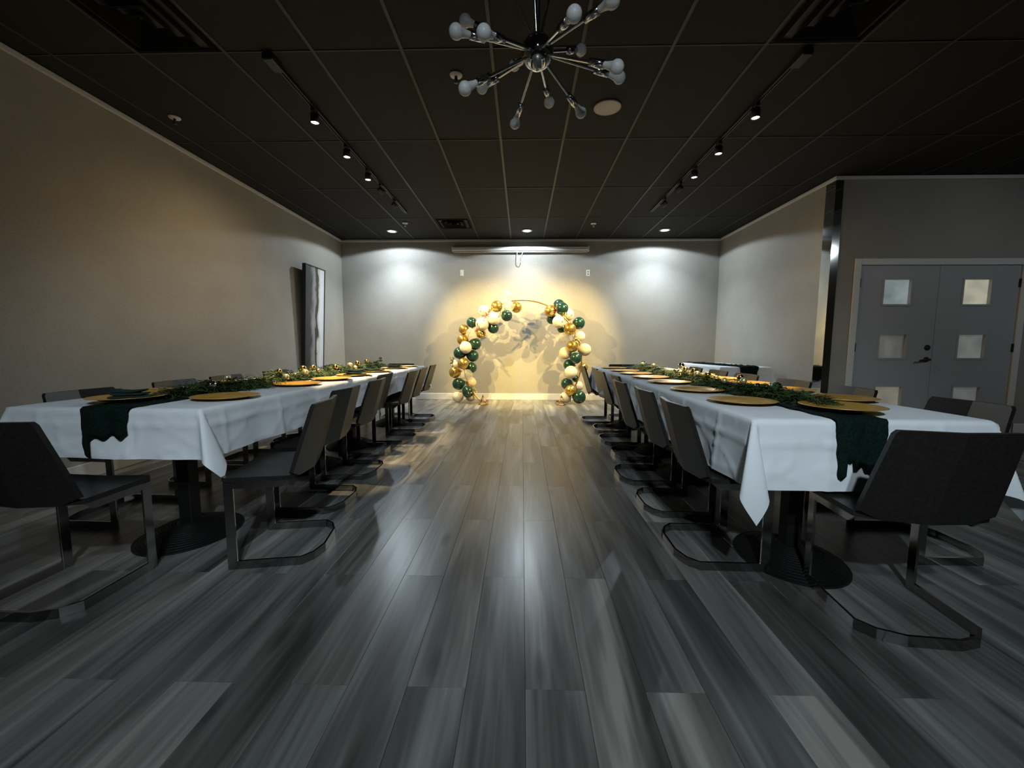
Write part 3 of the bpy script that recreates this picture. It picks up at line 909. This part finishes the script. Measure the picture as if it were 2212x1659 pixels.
# ------------------------------------------------------------------ runners
def runner(name_label, loc, rz, W, hang, length, tail, seed, cx=0.0, skew=0.0, lump=0.004):
    nx = 22; st = 0.018
    v = []; f = []
    ny = int((hang + length) / st)
    for j in range(ny + 1):
        for i in range(nx + 1):
            u = i / nx
            hb = tail(u)
            s = -hb + (hb + length) * j / ny
            x = cx + (u - 0.5) * W * (1.0 + 0.05 * noise.noise(Vector((s * 9, seed, 0))))
            edge = 0.012 * noise.noise(Vector((s * 14, u * 2, seed))) * (1 if u in (0, 1) else 0.5)
            nz = abs(noise.noise(Vector((x * 18, s * 12, seed)))) * lump * 2 + lump
            if s >= 0:
                p = (x + edge + skew * s, s, TZ + 0.003 + nz)
            else:
                e = -s; R0 = 0.018
                a = e / R0
                if a < PI / 2: oy, d = R0 * math.sin(a), R0 * (1 - math.cos(a))
                else: oy, d = R0, R0 + e - R0 * PI / 2
                p = (x + edge * 1.3 - 0.15 * e * (u - 0.5), -(oy + 0.012 + nz + 0.006 * math.sin(x * 40 + seed) + 0.05 * e), TZ + 0.003 + nz - d)
            v.append(p)
    for j in range(ny):
        for i in range(nx):
            a = j * (nx + 1) + i
            f.append((a, a + 1, a + nx + 2, a + nx + 1))
    o = MB().add(v, f, True).build('table_runner', M_GREENCLOTH, None, loc, fix=False)
    o.rotation_euler = (0, 0, rz)
    sm = o.modifiers.new('thickness', 'SOLIDIFY'); sm.thickness = 0.003
    tag(o, name_label, 'table runner', 'dark green table runners')
    return o
runner('dark green gauze runner hanging off the near end of the painting-side tables', (-2.0, 1.87, 0), math.radians(-1.63), 0.245, 0.2, 3.75,
       lambda u: 0.165 + (0.075 if u < 0.16 else 0.0) + 0.012 * math.sin(u * 17) - 0.02 * u, 3, 0.03)
runner('dark green gauze runner with ragged tails off the near end of the door-side tables', (1.4525, 1.69, 0), math.radians(-0.4), 0.205, 0.23, 3.85,
       lambda u: (0.255 if u < 0.14 else (0.165 + 0.05 * u if u < 0.36 else (0.225 + 0.02 * math.sin(u * 9) if u < 0.85 else 0.185))) + 0.008 * math.sin(u * 31), 6, -0.065)
runner('dark green gauze runner along the small side table and over its near end', (3.165, 5.80, 0), 0, 0.26, 0.2, 1.38,
       lambda u: 0.215 + 0.012 * math.sin(u * 13), 11, 0.03, -0.16, 0.010)

# ------------------------------------------------------------------ plates and napkins
pm = MB().lathe([(0.0, 0.003), (0.085, 0.003), (0.105, 0.005), (0.122, 0.013), (0.150, 0.0165), (0.163, 0.0175), (0.1655, 0.0165), (0.163, 0.0145), (0.150, 0.0130), (0.122, 0.008), (0.110, 0.0), (0.0, 0.0)], 48)
plate_me = pm.mesh('charger_plate', M_GOLD)
PZ = TZ + 0.0035
def plate(x, y, label, group, dz=0):
    o = link('charger_plate', plate_me, None, (x, y, PZ + dz))
    o.rotation_euler = (rnd.uniform(-1, 1) * 0.004, rnd.uniform(-1, 1) * 0.004, rnd.uniform(0, 6))
    return tag(o, label, 'plate', group)
for i, (x, y) in enumerate([(1.17, 2.16), (1.165, 2.70), (1.18, 3.26), (1.18, 3.74), (1.18, 4.22), (1.18, 4.68), (1.18, 5.24)]):
    plate(x, y, 'gold charger plate on the aisle edge of the door-side tables, %s from the camera' % ORD[i], 'aisle plates, door-side tables')
for i, (x, y) in enumerate([(1.79, 2.29), (1.77, 2.74), (1.76, 3.20), (1.76, 3.62), (1.76, 4.10), (1.76, 4.60)]):
    plate(x, y, 'gold charger plate along the far edge of the door-side tables, %s from the camera' % ORD[i], 'outer plates, door-side tables')
plate(1.475, 1.885, 'gold charger plate at the near head of the door-side tables, on the runner', 'head plates', 0.012)
plate(-2.075, 2.065, 'gold charger plate with dark napkin at the near head of the painting-side tables', 'head plates', 0.012)
LPL = [(-1.66, 2.21), (-1.665, 2.95), (-1.63, 3.42), (-1.62, 3.86), (-1.60, 4.40), (-1.59, 5.00), (-1.57, 5.46)]
for i, (x, y) in enumerate(LPL):
    plate(x, y, 'gold charger plate on the aisle edge of the painting-side tables, %s from the camera' % ORD[i], 'aisle plates, painting-side tables')
for i, (x, y) in enumerate([(-2.30, 2.43), (-2.28, 3.05)]):
    plate(x, y, 'gold charger plate near the plain wall edge of the painting-side tables, %s from the camera' % ORD[i], 'wall plates, painting-side tables')

def napkin(x, y, z, L, W, H, deg, label, seed):
    """Soft folded roll of cloth: three stacked folds."""
    n = 14; mb = MB()
    for k_ in range(3):
        v = []; f = []
        ring = 12
        for i in range(n + 1):
            s = i / n
            for j in range(ring):
                a = 2 * PI * j / ring
                ca, sa = math.cos(a), math.sin(a)
                wx = W / 2 * (abs(ca) ** 0.6) * (1 if ca > 0 else -1) * (1 - 0.16 * k_)
                hz = H / 6 * (abs(sa) ** 0.7) * (1 if sa > 0 else -1)
                nn = noise.noise(Vector((s * 4, a, seed + k_)))
                end = min(1, s * 8, (1 - s) * 8) ** 0.5
                v.append(((s - 0.5) * L * (1 - 0.04 * k_) + 0.005 * nn, wx * (0.8 + 0.2 * end) + 0.004 * nn, H / 6 + k_ * H / 3.2 + hz * (0.35 + 0.65 * end) + 0.004 * nn * end + 0.02 * k_ * (s - 0.5) ** 2))
        for i in range(n):
            for j in range(ring):
                j2 = (j + 1) % ring
                f.append((i * ring + j, i * ring + j2, (i + 1) * ring + j2, (i + 1) * ring + j))
        f.append(tuple(range(ring))); f.append(tuple(n * ring + j for j in range(ring)))
        mb.add(v, f, True)
    o = mb.build('napkin', M_NAPKIN, None, (x, y, z))
    o.rotation_euler = (0, 0, math.radians(deg))
    return tag(o, label, 'napkin', 'dark green folded napkins')
NZ = PZ + 0.0055
napkin(-2.06, 2.06, NZ + 0.012, 0.17, 0.09, 0.045, 8, 'dark green napkin on the plate at the near head of painting-side tables', 1)
napkin(-1.62, 3.87, NZ, 0.20, 0.13, 0.055, 62, 'dark green folded napkin on the fourth aisle plate of the painting-side tables', 2)
napkin(-1.64, 4.42, NZ, 0.24, 0.11, 0.030, 20, 'flat dark green napkin on the fifth aisle plate of the painting-side tables', 3)
napkin(-1.59, 5.01, NZ, 0.19, 0.11, 0.045, 12, 'dark napkin on the sixth aisle plate of the painting-side tables', 4)

# ------------------------------------------------------------------ cedar garlands
def bez(path, t):
    n = len(path) - 1
    q = t * n; i = min(int(q), n - 1); s = q - i
    p0 = Vector(path[max(i - 1, 0)]); p1 = Vector(path[i]); p2 = Vector(path[i + 1]); p3 = Vector(path[min(i + 2, n)])
    return 0.5 * ((2 * p1) + (p2 - p0) * s + (2 * p0 - 5 * p1 + 4 * p2 - p3) * s * s + (3 * p1 - p0 - 3 * p2 + p3) * s ** 3)
def garland(path, label, seed, count):
    r = random.Random(seed)
    root = thing('garland', label, 'garland', (path[0][0], path[0][1], TZ), 0, 'cedar garlands')
    base = Vector((path[0][0], path[0][1], TZ))
    P3 = [(x, y, TZ + 0.035) for x, y in path]
    stem_pts = [bez(P3, i / 40) - base for i in range(41)]
    MB().tube(stem_pts, 0.006, 6).build('stem', M_TWIG, root)
    v = []; f = []
    def leaf(a, d, L, w_, nrm):
        s = d.cross(nrm)
        if s.length < 1e-4: return
        s.normalize()
        b = len(v)
        m_ = a + d * L * 0.5 - Vector((0, 0, 0.004))
        e = a + d * L - Vector((0, 0, 0.010 * L / 0.05))
        v.extend([a, m_ + s * w_, e, m_ - s * w_])
        f.append((b, b + 1, b + 2, b + 3))
    for i in range(count):
        t = r.random()
        fade = min(1, 0.35 + t * 9, 0.4 + (1 - t) * 9)
        bulk = 0.75 + 0.45 * noise.noise(Vector((t * 9, seed, 1.5)))
        c = bez(P3, t) - base
        ang = r.uniform(-0.35, PI + 0.35)
        rad = r.random() ** 0.6
        c += Vector((math.cos(ang) * 0.055 * rad * fade, 0, max(-0.03, math.sin(ang) * 0.050 * rad * bulk * fade - 0.010)))
        az = r.gauss(-PI / 2 if r.random() < 0.62 else PI / 2, 0.65)
        el = r.uniform(-0.25, 0.55) * fade
        d = Vector((math.cos(az) * math.cos(el), math.sin(az) * math.cos(el), math.sin(el)))
        d.x += math.cos(ang) * 0.45; d.normalize()
        L = r.uniform(0.08, 0.15) * (0.75 + 0.25 * fade)
        up_ = Vector((r.uniform(-.4, .4), r.uniform(-.4, .4), 1)).normalized()
        side = d.cross(up_).normalized(); up2 = side.cross(d)
        pts = []
        for q in range(7):
            s = q / 6
            p = c + d * L * s + Vector((0, 0, -0.05 * s * s))
            p.z = max(p.z, 0.008 - 0.0)
            pts.append(p)
        for q in range(6):
            a, b = pts[q], pts[q + 1]
            k0 = len(v)
            ww = 0.0022
            v.extend([a + side * ww, a - side * ww, b - side * ww, b + side * ww]); f.append((k0, k0 + 1, k0 + 2, k0 + 3))
            for sg in (-1, 1):
                ll = L * (0.34 - 0.20 * abs(q / 6 - 0.35)) * r.uniform(0.75, 1.2)
                dd = (d * 0.75 + side * sg * 0.75 + up2 * r.uniform(-0.25, 0.25)).normalized()
                leaf(a, dd, ll, 0.0042, up2)
                leaf(a + dd * ll * 0.45, (dd + d * 0.9).normalized(), ll * 0.55, 0.0032, up2)
        leaf(pts[-1], d, L * 0.3, 0.004, up2)
    for p in v: p.z = max(p.z, 0.004 + 0.0)
    o = MB().add(v, f).build('foliage', M_CEDAR, root, fix=False)
    o['kind'] = 'stuff'
    return root
garland([(-1.97, 2.16), (-1.93, 2.52), (-1.90, 2.80), (-1.94, 3.27), (-1.98, 4.0), (-1.96, 4.8), (-1.92, 5.5)], 'green cedar garland with gold baubles along the painting-side tables', 5, 950)
garland([(1.47, 2.02), (1.45, 2.31), (1.42, 2.65), (1.44, 3.14), (1.47, 3.8), (1.47, 4.5), (1.50, 5.40)], 'green cedar garland with gold baubles along the door-side tables', 8, 950)

def ball_me(name, R, m):
    pr = [(R * math.sin(a), -R * math.cos(a)) for a in [0.001 + (PI - 0.25) * i / 14 for i in range(15)]]
    pr += [(R * 0.2, R * 0.98), (R * 0.2, R * 1.16), (0.0, R * 1.18)]
    return MB().lathe(pr, 20).mesh(name, m)
BM = {c: ball_me('bauble', 0.028, m) for c, m in (('gold', M_GOLDBALL), ('champagne', M_PALEGOLD), ('silver', M_SILVER))}
def baubles(rows, who):
    rows = sorted(rows, key=lambda q: q[1])
    cnt = {}
    for x, y, z, c, k_ in rows:
        n = cnt.get(c, 0); cnt[c] = n + 1
        o = link('bauble', BM[c], None, (x, y, z))
        o.scale = (k_, k_, k_)
        o.rotation_euler = (rnd.uniform(-1.2, 1.2), rnd.uniform(-1.2, 1.2), rnd.uniform(0, 6))
        tag(o, '%s bauble in the garland on the %s tables, %s %s one from the camera' % (c, who, ORD[n], c), 'bauble', 'baubles in the %s garland' % who)
baubles([(-1.89, 2.40, .825, 'silver', 1.05), (-1.95, 2.62, .850, 'champagne', .72), (-1.78, 2.84, .80, 'silver', .5), (-1.93, 3.16, .856, 'gold', .8), (-1.84, 3.10, .815, 'champagne', .9), (-1.90, 3.46, .862, 'gold', 1.0),
         (-1.86, 3.42, .83, 'champagne', 1.0), (-1.95, 3.72, .855, 'gold', 1.0), (-1.85, 3.62, .828, 'gold', .7), (-1.86, 3.98, .845, 'gold', 1.05), (-1.84, 4.28, .850, 'champagne', 1.0), (-1.87, 4.55, .855, 'gold', 1.1),
         (-1.80, 4.32, .822, 'champagne', .8), (-1.92, 4.95, .86, 'gold', 1.0), (-1.90, 5.40, .875, 'silver', 1.15)], 'painting-side')
baubles([(1.52, 2.44, .822, 'silver', 1.15), (1.40, 2.58, .848, 'champagne', .75), (1.42, 2.46, .83, 'silver', .55), (1.58, 4.05, .87, 'silver', 1.1), (1.53, 3.82, .842, 'gold', 1.0), (1.50, 3.56, .845, 'gold', 1.0),
         (1.40, 3.26, .842, 'champagne', .9), (1.42, 3.12, .845, 'gold', .9), (1.56, 5.25, .845, 'silver', .9), (1.48, 5.00, .84, 'champagne', .9), (1.36, 3.50, .815, 'gold', .7), (1.44, 4.46, .85, 'champagne', .8), (1.36, 2.74, .835, 'champagne', .7),
         (1.55, 2.90, .845, 'gold', .8)], 'door-side')

# ------------------------------------------------------------------ balloon arch
HCx, HCy, HCz, HR = 0.004, 7.38, 0.793, 1.078
a0 = math.asin((0.02 - HCz) / HR)
t = thing('arch_hoop', 'round bronze metal hoop stand carrying balloons before the far wall', 'arch stand', (HCx, HCy, 0))
MB().tube([(HR * math.cos(a), 0, HCz + HR * math.sin(a)) for a in [a0 + (PI - 2 * a0) * i / 72 for i in range(73)]], 0.0125, 10).build('hoop', M_HOOP, t)
for sg in (-1, 1):
    x = sg * HR * math.cos(a0)
    loop = [(x - 0.02, -0.20, 0.012), (x + 0.05, -0.26, 0.012), (x + 0.12, -0.20, 0.012), (x + 0.12, 0.20, 0.012), (x + 0.05, 0.26, 0.012), (x - 0.02, 0.20, 0.012)] if sg < 0 else \
           [(x + 0.02, -0.20, 0.012), (x - 0.05, -0.26, 0.012), (x - 0.12, -0.20, 0.012), (x - 0.12, 0.20, 0.012), (x - 0.05, 0.26, 0.012), (x + 0.02, 0.20, 0.012)]
    q = MB().tube(loop, 0.011, 8, closed=True)
    q.tube([(x + sg * -0.10, -0.19, 0.012), (x + sg * -0.04, -0.10, 0.16), (x, 0, 0.03)], 0.009, 8)
    q.build('foot_frame', M_HOOP, t, fix=False)

BALLOONS = [
('L','clear',-0.269,7.380,1.935,0.100),('L','clear',-0.251,7.270,1.753,0.105),('L','gold',-0.459,7.380,1.759,0.105),('L','gold',-0.109,7.490,1.754,0.102),
('L','pearl',-0.692,7.380,1.683,0.101),('L','green',-0.279,7.380,1.594,0.101),('L','pearl',-0.498,7.270,1.536,0.113),('L','pearl',-0.712,7.270,1.439,0.120),
('L','green',-0.915,7.380,1.473,0.093),('L','green',-0.523,7.380,1.374,0.101),('L','gold',-1.061,7.380,1.349,0.091),('L','clear',-0.909,7.270,1.265,0.100),
('L','gold',-0.761,7.490,1.276,0.092),('L','gold',-1.082,7.380,1.161,0.102),('L','green',-0.853,7.380,1.084,0.108),('L','pearl',-1.012,7.270,1.021,0.110),
('L','green',-1.140,7.380,0.917,0.112),('L','green',-0.900,7.380,0.868,0.108),('L','gold',-1.059,7.270,0.733,0.104),('L','green',-0.928,7.380,0.653,0.102),
('L','gold',-1.232,7.380,0.566,0.107),('L','clear',-0.999,7.270,0.522,0.111),('L','pearl',-1.224,7.490,0.704,0.093),('L','green',-1.166,7.380,0.354,0.113),
('L','cream',-0.953,7.490,0.376,0.100),('L','green',-0.978,7.270,0.223,0.110),('L','pearl',-1.179,7.380,0.116,0.104),('L','cream',-0.956,7.490,0.119,0.104),
('R','green',0.668,7.490,1.794,0.106),('R','green',0.705,7.270,1.714,0.111),('R','gold',0.504,7.380,1.675,0.106),('R','pearl',0.833,7.490,1.622,0.112),
('R','green',0.539,7.490,1.542,0.092),('R','pearl',0.649,7.270,1.479,0.113),('R','green',1.019,7.380,1.463,0.111),('R','gold',0.849,7.270,1.355,0.113),
('R','green',0.725,7.490,1.370,0.082),('R','clear',0.756,7.380,1.205,0.101),('R','pearl',1.042,7.380,1.227,0.097),('R','gold',0.903,7.270,1.050,0.108),
('R','cream',0.782,7.380,0.923,0.112),('R','cream',1.137,7.380,0.986,0.115),('R','green',0.960,7.270,0.837,0.104),('R','green',0.856,7.380,0.711,0.102),
('R','gold',1.126,7.490,0.655,0.093),('R','pearl',0.880,7.270,0.586,0.114),('R','clear',0.789,7.490,0.479,0.099),('R','green',0.820,7.380,0.364,0.106),
('R','pearl',1.040,7.490,0.314,0.099),('R','gold',0.880,7.270,0.254,0.105),('R','green',0.986,7.490,0.458,0.063),('R','pearl',0.805,7.380,0.119,0.102),('R','green',1.034,7.270,0.137,0.121)]
BMAT = {'clear': M_CLEAR, 'gold': M_BGOLD, 'pearl': M_BPEARL, 'green': M_BGREEN, 'cream': M_BCREAM}
BNAME = {'clear': 'clear', 'gold': 'shiny gold', 'pearl': 'pearl white', 'green': 'dark green', 'cream': 'cream'}
def balloon_mesh(m):
    pr = []
    for i in range(20):
        a = 0.001 + (PI - 0.16) * i / 19
        r = math.sin(a); z = -math.cos(a)
        if z > 0: z *= 1.0 + 0.10 * z * z
        pr.append((r, z))
    pr += [(0.07, 1.14), (0.05, 1.19), (0.10, 1.25), (0.0, 1.24)]
    return MB().lathe(pr, 32).mesh('balloon', m)
BME = {c: balloon_mesh(m) for c, m in BMAT.items()}
cf = MB()
cr_ = random.Random(3)
for i in range(46):
    a, b = cr_.uniform(0, 2 * PI), cr_.uniform(0.5, 2.4)
    p = Vector((math.sin(b) * math.cos(a), math.sin(b) * math.sin(a), -math.cos(b))) * 0.93
    u_ = p.orthogonal().normalized() * 0.055; w_ = p.cross(u_).normalized() * 0.055
    cf.add([p + u_, p + w_, p - u_, p - w_, p * 0.985], [(0, 1, 2, 3)])
confetti_me = cf.mesh('confetti', M_GOLDBALL)
cnt = {}
for s, c, x, y, z, r in sorted(BALLOONS, key=lambda b: b[4]):
    k_ = (s, c); n = cnt.get(k_, 0); cnt[k_] = n + 1
    o = link('balloon', BME[c], None, (x, y, z))
    o.scale = (r, r, r)
    # the knot points in to the hoop
    a = math.atan2(z - HCz, x - HCx)
    hp = Vector((HCx + HR * math.cos(a), HCy, HCz + HR * math.sin(a)))
    d = hp - Vector((x, y, z))
    if d.length < 0.03: d = Vector((0.2, 0.4, 0.6))
    o.rotation_euler = d.to_track_quat('Z', 'Y').to_euler()
    tag(o, '%s balloon on the %s arch leg, %s %s one from the floor' % (BNAME[c], 'painting-side' if s == 'L' else 'door-side', ORD[n], c), 'balloon', 'balloons on the arch')
    if c == 'clear':
        q = link('confetti', confetti_me, o); q['kind'] = 'stuff'

def sprig(x, y, z, seed, label, berries):
    r = random.Random(seed)
    t = thing('leaf_sprig', label, 'leaf sprig', (x, y, z), 0, 'leaf sprigs among the balloons')
    sm = MB()
    lv = []
    for b in range(4):
        d = Vector((r.uniform(-1, 1), r.uniform(-0.5, 0.1), r.uniform(-1, 1))).normalized()
        pts = [d * 0.11 * q / 4 + Vector((0, 0, -0.012 * (q / 4) ** 2)) for q in range(5)]
        sm.tube(pts, 0.0022, 5)
        for q in range(1, 5):
            lv.append((pts[q], (d + Vector((r.uniform(-.8, .8), r.uniform(-.6, .2), r.uniform(-.8, .8)))).normalized()))
    sm.build('twig', M_TWIG, t, fix=False)
    for p, d in lv:
        s_ = d.orthogonal().normalized(); n_ = d.cross(s_)
        L, w_ = r.uniform(0.035, 0.055), r.uniform(0.011, 0.016)
        v = [p, p + d * L * .35 + s_ * w_ + n_ * .003, p + d * L * .75 + s_ * w_ * .7 + n_ * .003, p + d * L, p + d * L * .75 - s_ * w_ * .7 + n_ * .003, p + d * L * .35 - s_ * w_ + n_ * .003, p + d * L * .5]
        MB().add(v, [(0, 1, 6), (1, 2, 6), (2, 3, 6), (3, 4, 6), (4, 5, 6), (5, 0, 6)]).build('leaf', M_LEAF, t, fix=False)
    if berries:
        for q in range(5):
            c = Vector((r.uniform(-.03, .03), r.uniform(-.05, -.01), r.uniform(-.03, .03)))
            MB().lathe([(0.010 * math.sin(a), -0.010 * math.cos(a)) for a in [0.001 + (PI - 0.002) * i / 6 for i in range(7)]], 8, Matrix.Translation(c)).build('berry', M_BERRY, t)
for i, (x, y, z, lab, b) in enumerate([(-0.377, 7.210, 1.642, 'leafy gilded sprig near the top of the arch, painting side', 0), (-0.614, 7.210, 1.613, 'sprig with red berries between white balloons, painting side', 1),
        (-0.794, 7.210, 1.338, 'berry sprig by a clear balloon halfway up the painting-side leg', 1), (0.796, 7.210, 1.526, 'leafy sprig between pearl and green balloons, door side', 0), (0.900, 7.190, 1.212, 'leafy sprig between two stacked gold balloons, door side', 0),
        (-1.250, 7.290, 0.720, 'leafy sprig jutting out low on the painting-side leg', 0), (-0.891, 7.210, 0.329, 'leafy sprig just above the lowest green balloon, painting side', 0), (0.578, 7.190, 1.662, 'berry sprig beside the topmost gold balloon, door side', 1)]):
    sprig(x, y, z, 20 + i, lab, b)
